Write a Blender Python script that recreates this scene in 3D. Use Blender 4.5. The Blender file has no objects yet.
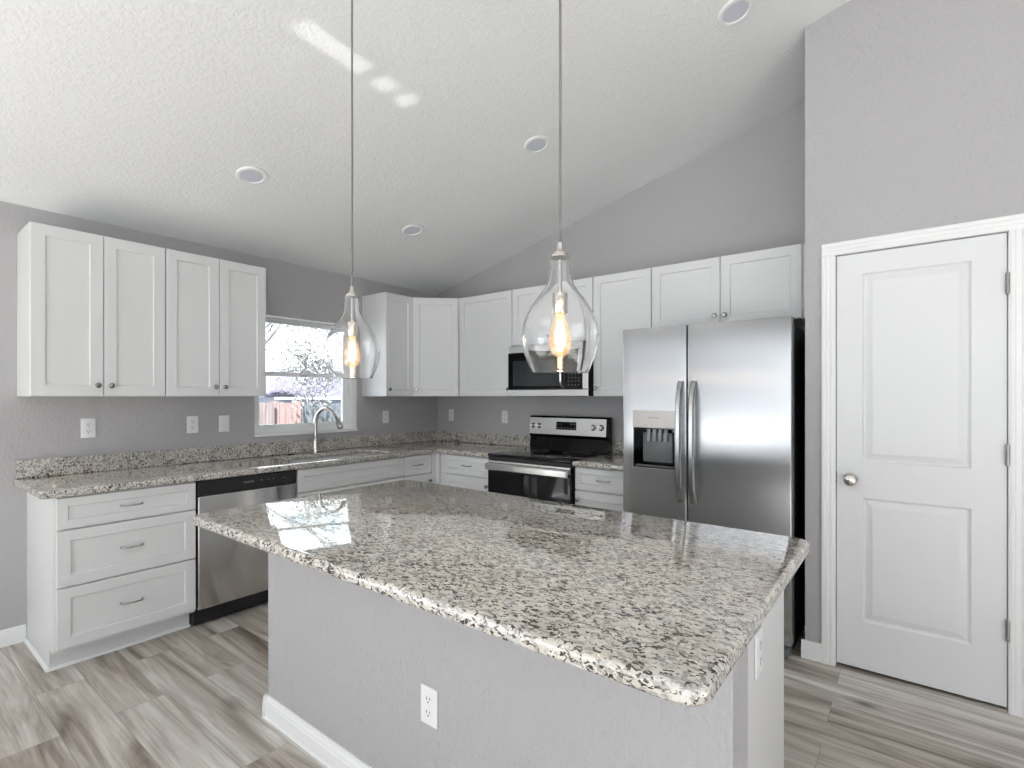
import bpy, bmesh, math, random
from math import sin, cos, pi, radians
from mathutils import Vector, Matrix

S = bpy.context.scene
C = S.collection
random.seed(7)

# ---------------------------------------------------------------- camera
cam_d = bpy.data.cameras.new('camera')
cam = bpy.data.objects.new('camera', cam_d)
C.objects.link(cam)
cam.location = (3.9385, -3.801, 1.3728)
cam.rotation_euler = (radians(90), 0, radians(37.7765))
cam_d.sensor_width = 36
cam_d.lens = 514.433 / 1024 * 36
cam_d.shift_y = 12.28 / 1024
cam_d.clip_start = 0.02
cam_d.clip_end = 300
S.camera = cam

# ---------------------------------------------------------------- world
W = bpy.data.worlds.new('world')
S.world = W
W.use_nodes = True
bg = W.node_tree.nodes['Background']
bg.inputs[0].default_value = (0.86, 0.93, 1.0, 1)
# hazy sky, brightest over the garden on the window side
_n, _l = W.node_tree.nodes, W.node_tree.links
_tc = _n.new('ShaderNodeTexCoord'); _sx = _n.new('ShaderNodeSeparateXYZ'); _mr = _n.new('ShaderNodeMapRange')
_mr.interpolation_type = 'SMOOTHSTEP'
_mr.inputs['From Min'].default_value = -0.45; _mr.inputs['From Max'].default_value = -0.85
_mr.inputs['To Min'].default_value = 1.25; _mr.inputs['To Max'].default_value = 4.6
_l.new(_tc.outputs['Generated'], _sx.inputs[0]); _l.new(_sx.outputs[0], _mr.inputs['Value']); _l.new(_mr.outputs[0], bg.inputs[1])

# ---------------------------------------------------------------- exposure
S.view_settings.view_transform = 'Standard'
S.view_settings.look = 'None'
S.view_settings.gamma = 1
S.view_settings.use_curve_mapping = False
S.view_settings.exposure = 0.60
S.cycles.max_bounces = 14
S.cycles.diffuse_bounces = 6
S.cycles.glossy_bounces = 6
S.cycles.transmission_bounces = 12
S.cycles.transparent_max_bounces = 16
S.cycles.sample_clamp_indirect = 10
S.cycles.blur_glossy = 0.3
S.cycles.caustics_reflective = False
S.cycles.caustics_refractive = False


# ---------------------------------------------------------------- sun, sky portals and added lamps for the room behind the camera
def area(name, loc, rot, sx, sy, power, col=(1, 1, 1), spread=180):
    l = bpy.data.lights.new(name, 'AREA')
    l.shape = 'RECTANGLE'; l.size = sx; l.size_y = sy
    l.energy = power; l.color = col; l.spread = radians(spread)
    o = bpy.data.objects.new(name, l); C.objects.link(o)
    o.location = loc; o.rotation_euler = rot
    return o


def sun(name, rot, strength, angle, col=(1, 1, 1)):
    l = bpy.data.lights.new(name, 'SUN'); l.energy = strength; l.angle = radians(angle); l.color = col
    o = bpy.data.objects.new(name, l); C.objects.link(o); o.rotation_euler = rot
    return o


sun('sun', Vector((-.42, .60, -.68)).to_track_quat('-Z', 'Y').to_euler(), 28.0, 0.8, (0.885, 0.945, 1.0))
pt = area('sky_portal_side_opening', (6.58, -4.65, 1.2), (radians(90), 0, radians(90)), 2.7, 2.35, 1)
pt.data.cycles.is_portal = True
pt = area('sky_portal_patio_doors', (1.8, -6.78, 1.2), (radians(90), 0, 0), 3.3, 2.38, 1)
pt.data.cycles.is_portal = True
area('fill_rear_opening', (5.2, -6.75, 1.45), (radians(95), 0, 0), 1.9, 1.6, 16, (0.97, 0.98, 1.0))  # lamp added at the unseen rear opening to brighten the right side
# added narrow lamps standing in for a sun reflection: three strokes on the vault
_c, _t = Vector((2.2, -6.0, .40)), Vector((1.9, -2.35, 2.917))
_q = (_t - _c).to_track_quat('-Z', 'Y')
for _y, _len, _p in ((-2.48, .36, .021), (-2.175, .10, .0060), (-2.02, .085, .0052)):
    _o = area('streak_lamp', _c + _q @ Vector((0, -(_y + 2.35) * .58, 0)), _q.to_euler(), .09, _len * .58, _p, (1, .98, .95), 0.45)
pt = area('sky_portal_kitchen_window', (-0.17, -1.455, 1.54), (radians(90), 0, radians(-90)), 0.92, 0.94, 1)
pt.data.cycles.is_portal = True


# ================================================================ materials
def mat(name):
    m = bpy.data.materials.new(name); m.use_nodes = True
    return m, m.node_tree.nodes, m.node_tree.links, m.node_tree.nodes['Principled BSDF']


def simple(name, col, rough=0.5, metal=0.0, **kw):
    m, n, l, p = mat(name)
    p.inputs['Base Color'].default_value = (*col, 1)
    p.inputs['Roughness'].default_value = rough
    p.inputs['Metallic'].default_value = metal
    for k, v in kw.items():
        p.inputs[k.replace('_', ' ')].default_value = v
    return m


def ramp(n, stops, interp='LINEAR'):
    r = n.new('ShaderNodeValToRGB'); r.color_ramp.interpolation = interp
    e = r.color_ramp.elements
    while len(e) > len(stops): e.remove(e[-1])
    while len(e) < len(stops): e.new(0.5)
    for i, (p, c) in enumerate(stops):
        e[i].position = p
        e[i].color = (c, c, c, 1) if isinstance(c, (int, float)) else (*c, 1)
    return r


def noise(n, l, vec, scale, detail=2, rough=0.5, dist=0.0):
    t = n.new('ShaderNodeTexNoise'); t.inputs['Scale'].default_value = scale
    t.inputs['Detail'].default_value = detail; t.inputs['Roughness'].default_value = rough
    t.inputs['Distortion'].default_value = dist
    l.new(vec, t.inputs['Vector'])
    return t


def objco(n, l, scale=(1, 1, 1), rot=(0, 0, 0)):
    t = n.new('ShaderNodeTexCoord'); mp = n.new('ShaderNodeMapping')
    mp.inputs['Scale'].default_value = scale; mp.inputs['Rotation'].default_value = rot
    l.new(t.outputs['Object'], mp.inputs['Vector'])
    return mp.outputs['Vector']


def mixc(n, l, fac, a, b, blend='MIX'):
    m = n.new('ShaderNodeMix'); m.data_type = 'RGBA'; m.blend_type = blend
    for idx, v in ((0, fac), (6, a), (7, b)):
        if isinstance(v, (int, float)): m.inputs[idx].default_value = v
        elif isinstance(v, tuple): m.inputs[idx].default_value = (*v, 1)
        else: l.new(v, m.inputs[idx])
    return m.outputs[2]


def textured_paint(name, col, scale, strength, rough=0.6, stretch=(1, 1, 1), lo=0.42, hi=0.62):
    m, n, l, p = mat(name)
    p.inputs['Base Color'].default_value = (*col, 1)
    p.inputs['Roughness'].default_value = rough
    p.inputs['Specular IOR Level'].default_value = 0.3
    v = objco(n, l, stretch)
    t = noise(n, l, v, scale, 3, 0.55, 0.6)
    r = ramp(n, [(lo, 0.0), (hi, 1.0)])
    l.new(t.outputs['Fac'], r.inputs['Fac'])
    b = n.new('ShaderNodeBump'); b.inputs['Strength'].default_value = strength
    b.inputs['Distance'].default_value = 0.004
    l.new(r.outputs['Color'], b.inputs['Height']); l.new(b.outputs['Normal'], p.inputs['Normal'])
    return m


M = {}
M['wall'] = textured_paint('wall_paint', (0.46, 0.45, 0.455), 62, 0.3, 0.6, (1, 1, 0.6))
M['wall_rough'] = textured_paint('half_wall_paint', (0.46, 0.45, 0.46), 66, 0.55, 0.6, (1, 1, 0.45))
M['ceiling'] = textured_paint('ceiling_paint', (0.86, 0.865, 0.87), 48, 0.30, 0.7)
M['white'] = simple('cabinet_white', (0.73, 0.735, 0.735), 0.38)
M['trim'] = simple('trim_white', (0.86, 0.86, 0.86), 0.35)
M['door'] = simple('door_white', (0.78, 0.785, 0.79), 0.4)
M['plate'] = simple('outlet_white', (0.85, 0.85, 0.86), 0.3)
M['dark'] = simple('dark_slot', (0.02, 0.02, 0.02), 0.6)
M['nickel'] = simple('satin_nickel', (0.62, 0.59, 0.55), 0.26, 1.0)
M['hinge'] = simple('hinge_nickel', (0.36, 0.33, 0.31), 0.35, 1.0)
M['chrome'] = simple('polished_nickel', (0.72, 0.72, 0.72), 0.14, 1.0)
M['pull'] = simple('pull_metal', (0.52, 0.51, 0.50), 0.2, 1.0)
M['dim_metal'] = simple('knob_metal', (0.36, 0.35, 0.34), 0.22, 1.0)
M['black_glass'] = simple('black_glass', (0.004, 0.004, 0.005), 0.05, 0.0, Specular_IOR_Level=0.3)
M['black'] = simple('black_plastic', (0.012, 0.012, 0.013), 0.35)
M['fridge_side'] = simple('fridge_side_black', (0.016, 0.016, 0.018), 0.5)
M['grey_plastic'] = simple('grey_plastic', (0.16, 0.165, 0.17), 0.3)
M['panel_beige'] = simple('dispenser_panel', (0.40, 0.375, 0.35), 0.3, 0.6)
M['light_lens'] = simple('light_lens', (0.66, 0.68, 0.76), 0.4)
M['mark_grey'] = simple('mark_grey', (0.45, 0.45, 0.46), 0.4)
M['key_grey'] = simple('key_grey', (0.13, 0.13, 0.13), 0.4)
M['mark_dark'] = simple('mark_dark', (0.12, 0.12, 0.12), 0.4)
M['cord'] = simple('cord_grey', (0.20, 0.18, 0.17), 0.45)
M['vinyl'] = simple('window_vinyl', (0.91, 0.915, 0.92), 0.3)
M['micro_glass'] = simple('microwave_glass', (0.03, 0.035, 0.038), 0.06)


def brushed(name, tangent, col=(0.60, 0.60, 0.60), rough=0.3, aniso=0.8, grain=(1, 1, 1)):
    m, n, l, p = mat(name)
    p.inputs['Base Color'].default_value = (*col, 1)
    p.inputs['Metallic'].default_value = 1.0
    p.inputs['Roughness'].default_value = rough
    p.inputs['Anisotropic'].default_value = aniso
    c = n.new('ShaderNodeCombineXYZ')
    for i in range(3): c.inputs[i].default_value = tangent[i]
    vt = n.new('ShaderNodeVectorTransform'); vt.vector_type = 'VECTOR'
    vt.convert_from = 'OBJECT'; vt.convert_to = 'WORLD'
    l.new(c.outputs[0], vt.inputs[0]); l.new(vt.outputs[0], p.inputs['Tangent'])
    return m


M['steel'] = brushed('brushed_steel_vertical', (1, 0, 0), (0.46, 0.46, 0.465), 0.24, 1.0)
M['steel_dw'] = brushed('brushed_steel_dishwasher', (0, 0, 1), (0.62, 0.61, 0.60), 0.21, 0.95)
M['steel_h'] = brushed('brushed_steel_horizontal', (1, 0, 0), (0.62, 0.61, 0.60), 0.25, 0.6, (6, 900, 900))


def granite():
    m, n, l, p = mat('granite')
    v0 = objco(n, l)
    v = objco(n, l, (0.62, 1, 1))
    big = noise(n, l, v0, 8, 3, 0.6)
    rb = ramp(n, [(0.35, (0.55, 0.50, 0.44)), (0.5, (0.65, 0.615, 0.555)), (0.65, (0.58, 0.57, 0.54))])
    l.new(big.outputs['Fac'], rb.inputs['Fac'])
    # pale crystals
    vo = n.new('ShaderNodeTexVoronoi'); vo.inputs['Scale'].default_value = 85
    l.new(v, vo.inputs['Vector'])
    sep = n.new('ShaderNodeSeparateColor'); l.new(vo.outputs['Color'], sep.inputs[0])
    rw = ramp(n, [(0.66, 0.0), (0.8, 0.75)])
    l.new(sep.outputs[0], rw.inputs['Fac'])
    c1 = mixc(n, l, rw.outputs['Color'], rb.outputs['Color'], (0.74, 0.71, 0.65))
    # grey grains
    g = noise(n, l, v, 86, 3, 0.6, 0.5)
    rg = ramp(n, [(0.515, 0.0), (0.56, 0.64)])
    l.new(g.outputs['Fac'], rg.inputs['Fac'])
    c2 = mixc(n, l, rg.outputs['Color'], c1, (0.235, 0.225, 0.215))
    # black and brown flecks, gathered in loose patches
    f = noise(n, l, v, 114, 2, 0.55, 0.9)
    pt = noise(n, l, v0, 14, 2, 0.5)
    ad = n.new('ShaderNodeMath'); ad.operation = 'MULTIPLY_ADD'
    l.new(pt.outputs['Fac'], ad.inputs[0]); ad.inputs[1].default_value = 0.22
    l.new(f.outputs['Fac'], ad.inputs[2])
    rf = ramp(n, [(0.668, 0.0), (0.696, 1.0)])
    l.new(ad.outputs[0], rf.inputs['Fac'])
    fc = noise(n, l, v0, 30, 1)
    rfc = ramp(n, [(0.42, (0.022, 0.020, 0.020)), (0.62, (0.13, 0.10, 0.085))])
    l.new(fc.outputs['Fac'], rfc.inputs['Fac'])
    c3 = mixc(n, l, rf.outputs['Color'], c2, rfc.outputs['Color'])
    l.new(c3, p.inputs['Base Color'])
    p.inputs['Roughness'].default_value = 0.04
    p.inputs['Specular IOR Level'].default_value = 0.7
    p.inputs['Coat Weight'].default_value = 0.4
    p.inputs['Coat Roughness'].default_value = 0.02
    p.inputs['Coat IOR'].default_value = 1.55
    return m


M['granite'] = granite()


def floor_mat():
    m, n, l, p = mat('floor_planks')
    v = objco(n, l)
    br = n.new('ShaderNodeTexBrick')
    br.offset = 0.37; br.offset_frequency = 2; br.squash = 1.0
    br.inputs['Scale'].default_value = 1.0
    br.inputs['Color1'].default_value = (0, 0, 0, 1); br.inputs['Color2'].default_value = (1, 1, 1, 1)
    br.inputs['Mortar'].default_value = (0.5, 0.5, 0.5, 1)
    br.inputs['Mortar Size'].default_value = 0.0012
    br.inputs['Mortar Smooth'].default_value = 0.2
    br.inputs['Brick Width'].default_value = 1.22
    br.inputs['Row Height'].default_value = 0.182
    l.new(v, br.inputs['Vector'])
    # each plank its own grain: shift the grain by the plank's random value
    off = n.new('ShaderNodeVectorMath'); off.operation = 'MULTIPLY_ADD'
    l.new(br.outputs['Color'], off.inputs[0]); off.inputs[1].default_value = (17, 31, 9)
    mp = n.new('ShaderNodeMapping'); mp.inputs['Scale'].default_value = (0.62, 6.0, 1)
    l.new(v, mp.inputs['Vector']); l.new(mp.outputs[0], off.inputs[2])
    g1 = noise(n, l, off.outputs[0], 1.5, 5, 0.55, 1.3)
    mp2 = n.new('ShaderNodeMapping'); mp2.inputs['Scale'].default_value = (0.4, 15, 1)
    l.new(v, mp2.inputs['Vector'])
    off2 = n.new('ShaderNodeVectorMath'); off2.operation = 'MULTIPLY_ADD'
    l.new(br.outputs['Color'], off2.inputs[0]); off2.inputs[1].default_value = (11, 23, 5)
    l.new(mp2.outputs[0], off2.inputs[2])
    g2 = noise(n, l, off2.outputs[0], 5, 4, 0.6, 0.8)
    r1 = ramp(n, [(0.26, (0.165, 0.13, 0.105)), (0.40, (0.385, 0.335, 0.29)), (0.53, (0.57, 0.53, 0.48)), (0.68, (0.74, 0.715, 0.675))])
    l.new(g1.outputs['Fac'], r1.inputs['Fac'])
    r2 = ramp(n, [(0.3, 0.74), (0.6, 1.05)])
    l.new(g2.outputs['Fac'], r2.inputs['Fac'])
    c1 = mixc(n, l, 1.0, r1.outputs['Color'], r2.outputs['Color'], 'MULTIPLY')
    # plank to plank tone
    r3 = ramp(n, [(0.0, (0.88, 0.85, 0.82)), (0.5, (1.0, 0.99, 0.98)), (1.0, (1.06, 1.07, 1.08))])
    l.new(br.outputs['Color'], r3.inputs['Fac'])
    c2 = mixc(n, l, 1.0, c1, r3.outputs['Color'], 'MULTIPLY')
    # knots
    mk = n.new('ShaderNodeMapping'); mk.inputs['Scale'].default_value = (1.9, 4.5, 1)
    l.new(v, mk.inputs['Vector'])
    vo = n.new('ShaderNodeTexVoronoi'); vo.inputs['Scale'].default_value = 1.25; l.new(mk.outputs[0], vo.inputs['Vector'])
    wob = noise(n, l, mk.outputs[0], 7, 2)
    wa = n.new('ShaderNodeMath'); wa.operation = 'MULTIPLY_ADD'; wa.inputs[1].default_value = 0.16
    l.new(wob.outputs['Fac'], wa.inputs[0]); l.new(vo.outputs['Distance'], wa.inputs[2])
    rk0 = ramp(n, [(0.11, 0.85), (0.18, 0.4), (0.33, 0.0)])
    l.new(wa.outputs[0], rk0.inputs['Fac'])
    ks = n.new('ShaderNodeSeparateColor'); l.new(vo.outputs['Color'], ks.inputs[0])
    kr = ramp(n, [(0.62, 0.0), (0.64, 1.0)]); l.new(ks.outputs[0], kr.inputs['Fac'])
    rk = n.new('ShaderNodeMix'); rk.data_type = 'RGBA'; rk.blend_type = 'MULTIPLY'; rk.inputs[0].default_value = 1
    l.new(rk0.outputs['Color'], rk.inputs[6]); l.new(kr.outputs['Color'], rk.inputs[7])
    c3 = mixc(n, l, rk.outputs[2], c2, (0.10, 0.08, 0.065))
    # seams
    c4 = mixc(n, l, br.outputs['Fac'], c3, (0.27, 0.25, 0.23))
    l.new(c4, p.inputs['Base Color'])
    p.inputs['Roughness'].default_value = 0.34
    p.inputs['Specular IOR Level'].default_value = 0.4
    b = n.new('ShaderNodeBump'); b.inputs['Strength'].default_value = 0.12; b.inputs['Distance'].default_value = 0.002
    l.new(g2.outputs['Fac'], b.inputs['Height']); l.new(b.outputs['Normal'], p.inputs['Normal'])
    return m


M['floor'] = floor_mat()


def glass_solid(name):
    m, n, l, p = mat(name)
    p.inputs['Base Color'].default_value = (1, 1, 1, 1)
    p.inputs['Roughness'].default_value = 0.0
    p.inputs['Transmission Weight'].default_value = 1.0
    p.inputs['IOR'].default_value = 1.46
    return m


def glass_pane(name, tint=(1, 1, 1), refl=1.0):
    m, n, l, p = mat(name)
    n.remove(p)
    t = n.new('ShaderNodeBsdfTransparent'); t.inputs[0].default_value = (*tint, 1)
    g = n.new('ShaderNodeBsdfGlossy'); g.inputs['Roughness'].default_value = 0.0
    f = n.new('ShaderNodeFresnel'); f.inputs[0].default_value = 1.5
    mx = n.new('ShaderNodeMixShader')
    l.new(f.outputs[0], mx.inputs[0]); l.new(t.outputs[0], mx.inputs[1]); l.new(g.outputs[0], mx.inputs[2])
    l.new(mx.outputs[0], n['Material Output'].inputs[0])
    return m


M['glass'] = glass_solid('clear_glass')
M['pane'] = glass_pane('window_glass')


def emit(name, col, s):
    m, n, l, p = mat(name); n.remove(p)
    e = n.new('ShaderNodeEmission'); e.inputs[0].default_value = (*col, 1); e.inputs[1].default_value = s
    l.new(e.outputs[0], n['Material Output'].inputs[0])
    return m


def bulb_mat():
    m, n, l, p = mat('glowing_bulb'); n.remove(p)
    t = n.new('ShaderNodeBsdfTransparent'); t.inputs[0].default_value = (1, .97, .93, 1)
    e = n.new('ShaderNodeEmission'); e.inputs[0].default_value = (1.0, 0.56, 0.27, 1); e.inputs[1].default_value = 1.0
    w = n.new('ShaderNodeLayerWeight'); w.inputs[0].default_value = .5
    r = ramp(n, [(0.15, 0.5), (0.95, 0.06)])
    l.new(w.outputs['Facing'], r.inputs['Fac'])
    mx = n.new('ShaderNodeMixShader'); l.new(r.outputs['Color'], mx.inputs[0])
    l.new(t.outputs[0], mx.inputs[1]); l.new(e.outputs[0], mx.inputs[2]); l.new(mx.outputs[0], n['Material Output'].inputs[0])
    return m


M['bulb_glass'] = bulb_mat()
M['filament'] = emit('glowing_filament', (1.0, 0.72, 0.45), 170)


def fence_mat(name, c0, c1):
    m, n, l, p = mat(name)
    v = objco(n, l, (3, 8, 0.6))
    t = noise(n, l, v, 3, 4)
    r = ramp(n, [(0.3, c0), (0.7, c1)])
    l.new(t.outputs['Fac'], r.inputs['Fac']); l.new(r.outputs['Color'], p.inputs['Base Color'])
    p.inputs['Roughness'].default_value = 0.9
    p.inputs['Specular IOR Level'].default_value = 0.0
    return m


M['fence_brown'] = fence_mat('fence_brown', (0.085, 0.07, 0.068), (0.15, 0.125, 0.12))
M['fence_red'] = fence_mat('fence_red', (0.125, 0.082, 0.076), (0.18, 0.125, 0.115))
M['fence_grey'] = fence_mat('fence_grey', (0.055, 0.062, 0.068), (0.10, 0.108, 0.112))
M['shingle'] = fence_mat('roof_shingle', (0.075, 0.068, 0.092), (0.095, 0.088, 0.112))
M['siding'] = simple('house_siding', (0.12, 0.13, 0.155), 0.8)
M['ground'] = fence_mat('pale_ground', (0.15, 0.15, 0.145), (0.21, 0.21, 0.20))
M['ground_bounce'] = fence_mat('bounce_ground', (0.50, 0.50, 0.49), (0.60, 0.60, 0.58))  # window-side ground made extra pale to bounce light up to the ceiling
M['bark'] = fence_mat('tree_bark', (0.07, 0.068, 0.072), (0.14, 0.135, 0.14))
M['leaf'] = fence_mat('tree_leaf', (0.20, 0.25, 0.23), (0.40, 0.46, 0.42))
M['leaf_blue'] = fence_mat('tree_leaf_bluegreen', (0.17, 0.26, 0.29), (0.32, 0.42, 0.45))
M['leaf_green'] = fence_mat('shrub_leaf', (0.05, 0.09, 0.03), (0.11, 0.17, 0.06))
M['blossom'] = fence_mat('pale_leaf', (0.16, 0.165, 0.155), (0.26, 0.26, 0.245))


# ================================================================ mesh tools
class MB:
    """collects shapes into ONE mesh"""
    def __init__(self): self.b = bmesh.new()

    def box(self, x0, x1, y0, y1, z0, z1, bev=0.0, seg=2):
        t = bmesh.new()
        bmesh.ops.create_cube(t, size=1)
        bmesh.ops.scale(t, vec=(x1 - x0, y1 - y0, z1 - z0), verts=t.verts)
        bmesh.ops.translate(t, vec=((x0 + x1) / 2, (y0 + y1) / 2, (z0 + z1) / 2), verts=t.verts)
        if bev > 0:
            bmesh.ops.bevel(t, geom=t.edges[:], offset=bev, segments=seg, affect='EDGES', profile=0.5)
        return self.add(t)

    def add(self, t, mtx=None):
        if mtx is not None: bmesh.ops.transform(t, matrix=mtx, verts=t.verts)
        me = bpy.data.meshes.new('tmp'); t.to_mesh(me); t.free()
        self.b.from_mesh(me); bpy.data.meshes.remove(me)
        return self

    def lathe(self, prof, center=(0, 0, 0), axis='Z', n=32, close=False):
        t = bmesh.new(); rings = []
        for r, h in prof:
            if r < 1e-6: rings.append([t.verts.new((0, 0, h))])
            else: rings.append([t.verts.new((r * cos(2 * pi * k / n), r * sin(2 * pi * k / n), h)) for k in range(n)])
        prs = list(zip(rings, rings[1:]))
        if close: prs.append((rings[-1], rings[0]))
        for a, b in prs:
            for k in range(n):
                k2 = (k + 1) % n
                if len(a) == 1 and len(b) == 1: continue
                if len(a) == 1: t.faces.new((a[0], b[k2], b[k]))
                elif len(b) == 1: t.faces.new((a[k], a[k2], b[0]))
                else: t.faces.new((a[k], a[k2], b[k2], b[k]))
        bmesh.ops.recalc_face_normals(t, faces=t.faces[:])
        m = Matrix.Translation(center)
        if axis == '-Y': m = m @ Matrix.Rotation(radians(90), 4, 'X')
        elif axis == 'X': m = m @ Matrix.Rotation(radians(90), 4, 'Y')
        elif isinstance(axis, Matrix): m = m @ axis
        return self.add(t, m)

    def tube(self, pts, r, n=12, cap=True):
        pts = [Vector(p) for p in pts]
        rr = r if isinstance(r, (list, tuple)) else [r] * len(pts)
        t = bmesh.new(); rings = []
        up = Vector((0, 0, 1)); prev = None
        for i, p in enumerate(pts):
            d = (pts[min(i + 1, len(pts) - 1)] - pts[max(i - 1, 0)]).normalized()
            if prev is None:
                a = up if abs(d.dot(up)) < 0.95 else Vector((1, 0, 0))
                u = d.cross(a).normalized()
            else:
                u = (prev - d * prev.dot(d)).normalized()
            w = d.cross(u); prev = u
            rings.append([t.verts.new(p + (u * cos(2 * pi * k / n) + w * sin(2 * pi * k / n)) * rr[i]) for k in range(n)])
        for a, b in zip(rings, rings[1:]):
            for k in range(n): t.faces.new((a[k], a[(k + 1) % n], b[(k + 1) % n], b[k]))
        if cap:
            t.faces.new(rings[0][::-1]); t.faces.new(rings[-1])
        bmesh.ops.recalc_face_normals(t, faces=t.faces[:])
        return self.add(t)

    def prism(self, poly, a0, a1, plane='XY', bev=0.0, seg=2):
        """polygon in a plane, pushed from a0 to a1 along the third axis"""
        def P(u, v, w):
            return {'XY': (u, v, w), 'XZ': (u, w, v), 'YZ': (w, u, v)}[plane]
        t = bmesh.new()
        lo = [t.verts.new(P(u, v, a0)) for u, v in poly]; hi = [t.verts.new(P(u, v, a1)) for u, v in poly]
        t.faces.new(lo); t.faces.new(hi)
        for k in range(len(poly)):
            k2 = (k + 1) % len(poly); t.faces.new((lo[k], lo[k2], hi[k2], hi[k]))
        bmesh.ops.recalc_face_normals(t, faces=t.faces[:])
        if bev > 0:
            es = [e for e in t.edges if (e.verts[0] in hi and e.verts[1] in hi) or (e.verts[0] in lo and e.verts[1] in lo)]
            bmesh.ops.bevel(t, geom=es, offset=bev, segments=seg, affect='EDGES', profile=0.5)
        return self.add(t)

    def slab(self, xs, ys, mask, z0, z1, bev=0.006):
        """slab over a grid of cells, some left out; top perimeter eased"""
        t = bmesh.new(); vt = {}
        def V(i, j, z):
            k = (i, j, z)
            if k not in vt: vt[k] = t.verts.new((xs[i], ys[j], z))
            return vt[k]
        on = lambda i, j: 0 <= i < len(xs) - 1 and 0 <= j < len(ys) - 1 and mask(i, j)
        for i in range(len(xs) - 1):
            for j in range(len(ys) - 1):
                if not on(i, j): continue
                t.faces.new((V(i, j, z1), V(i + 1, j, z1), V(i + 1, j + 1, z1), V(i, j + 1, z1)))
                t.faces.new((V(i, j, z0), V(i, j + 1, z0), V(i + 1, j + 1, z0), V(i + 1, j, z0)))
                for di, dj, a, b in ((-1, 0, (i, j + 1), (i, j)), (1, 0, (i + 1, j), (i + 1, j + 1)), (0, -1, (i, j), (i + 1, j)), (0, 1, (i + 1, j + 1), (i, j + 1))):
                    if not on(i + di, j + dj):
                        t.faces.new((V(*a, z0), V(*b, z0), V(*b, z1), V(*a, z1)))
        es = [e for e in t.edges if len(e.link_faces) == 2 and abs(e.link_faces[0].normal.dot(e.link_faces[1].normal)) < 0.5 and abs(e.verts[0].co.z - e.verts[1].co.z) < 1e-6]
        t.normal_update()
        es = [e for e in t.edges if len(e.link_faces) == 2 and abs(e.link_faces[0].normal.dot(e.link_faces[1].normal)) < 0.5 and abs(e.verts[0].co.z - e.verts[1].co.z) < 1e-6]
        if bev > 0: bmesh.ops.bevel(t, geom=es, offset=bev, segments=3, affect='EDGES', profile=0.5)
        return self.add(t)

    def shaker(self, x0, x1, z0, z1, yb, t=0.019, fr=0.057, rec=0.009, ch=0.004):
        """door/drawer front: flat frame around a recessed flat panel; front faces -Y"""
        yf = yb - t
        b = bmesh.new()
        def ring(i, y): return [b.verts.new(p) for p in ((x0 + i, y, z0 + i), (x1 - i, y, z0 + i), (x1 - i, y, z1 - i), (x0 + i, y, z1 - i))]
        e = 0.0015
        R = [ring(0, yb), ring(0, yf + e), ring(e, yf), ring(fr, yf), ring(fr + ch, yf + rec)]
        for a, c in zip(R, R[1:]):
            for k in range(4): b.faces.new((a[k], a[(k + 1) % 4], c[(k + 1) % 4], c[k]))
        b.faces.new(R[-1]); b.faces.new(R[0][::-1])
        bmesh.ops.recalc_face_normals(b, faces=b.faces[:])
        return self.add(b)

    def build(self, name, m, parent=None, smooth=None, loc=None):
        me = bpy.data.meshes.new(name); self.b.to_mesh(me); self.b.free()
        mats = m if isinstance(m, (list, tuple)) else [m]
        for q in mats: me.materials.append(q)
        if smooth is not None:
            for p in me.polygons: p.use_smooth = True
            try: me.set_sharp_from_angle(angle=radians(smooth))
            except Exception: pass
        o = bpy.data.objects.new(name, me); C.objects.link(o)
        if parent: o.parent = parent
        if loc: o.location = loc
        return o


def tag(o, label=None, cat=None, group=None, kind=None):
    if label: o['label'] = label
    if cat: o['category'] = cat
    if group: o['group'] = group
    if kind: o['kind'] = kind
    return o


def empty(name, loc=(0, 0, 0), rz=0.0, label=None, cat=None, group=None, kind=None):
    o = bpy.data.objects.new(name, None); C.objects.link(o)
    o.location = loc; o.rotation_euler = (0, 0, rz); o.empty_display_size = 0.1
    return tag(o, label, cat, group, kind)


def struct(o): o['kind'] = 'structure'; return o


def kids(o): return [c for c in C.objects if c.parent == o]


def copy_tree(o, parent=None):
    c = o.copy(); C.objects.link(c)
    if parent: c.parent = parent
    for ch in kids(o): copy_tree(ch, c)
    return c


LEFT = radians(90)     # turns a unit built facing -Y so that it faces +X off the left wall

# ================================================================ room shell
RX, RY = 6.6, -6.8                    # far right and far rear of the open living area
SL = 0.2495
zc = lambda x: 2.4425 + SL * min(x, 2 * 4.9 - x)
WT = 0.16
PX, PY = 3.499, -0.715                # pantry corner

struct(MB().box(-WT, RX + WT, RY - WT, WT, -0.12, 0.0).build('floor', M['floor']))

# vaulted ceiling, two slopes meeting over the living area
t = MB()
t.prism([(-WT, zc(-WT)), (4.9, zc(4.9)), (RX + WT, zc(RX + WT)), (RX + WT, zc(RX + WT) + 0.15), (4.9, zc(4.9) + 0.15), (-WT, zc(-WT) + 0.15)], RY - WT, WT, 'XZ')
struct(t.build('ceiling', M['ceiling']))

# left wall with the window opening
wy0, wy1, wz0, wz1 = -1.912, -1.0, 1.068, 2.004
hl = zc(0) + 0.005
t = MB()
t.box(-WT, 0, RY - WT, wy0, 0, hl - .04).box(-WT, 0, wy1, WT, 0, hl - .04).box(-WT, 0, wy0, wy1, 0, wz0).box(-WT, 0, wy0, wy1, wz1, hl - .04)
bmesh.ops.remove_doubles(t.b, verts=t.b.verts, dist=1e-5)
t.prism([(-WT, hl - .04), (0, hl - .04), (0, zc(0)), (-WT, zc(-WT))], RY - WT, WT, 'XZ')
struct(t.build('wall_left', M['wall']))

t = MB()
t.prism([(0, 0), (RX + WT, 0), (RX + WT, zc(RX + WT)), (4.9, zc(4.9)), (0, zc(0))], 0, WT, 'XZ')
struct(t.build('wall_back', M['wall']))

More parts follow.
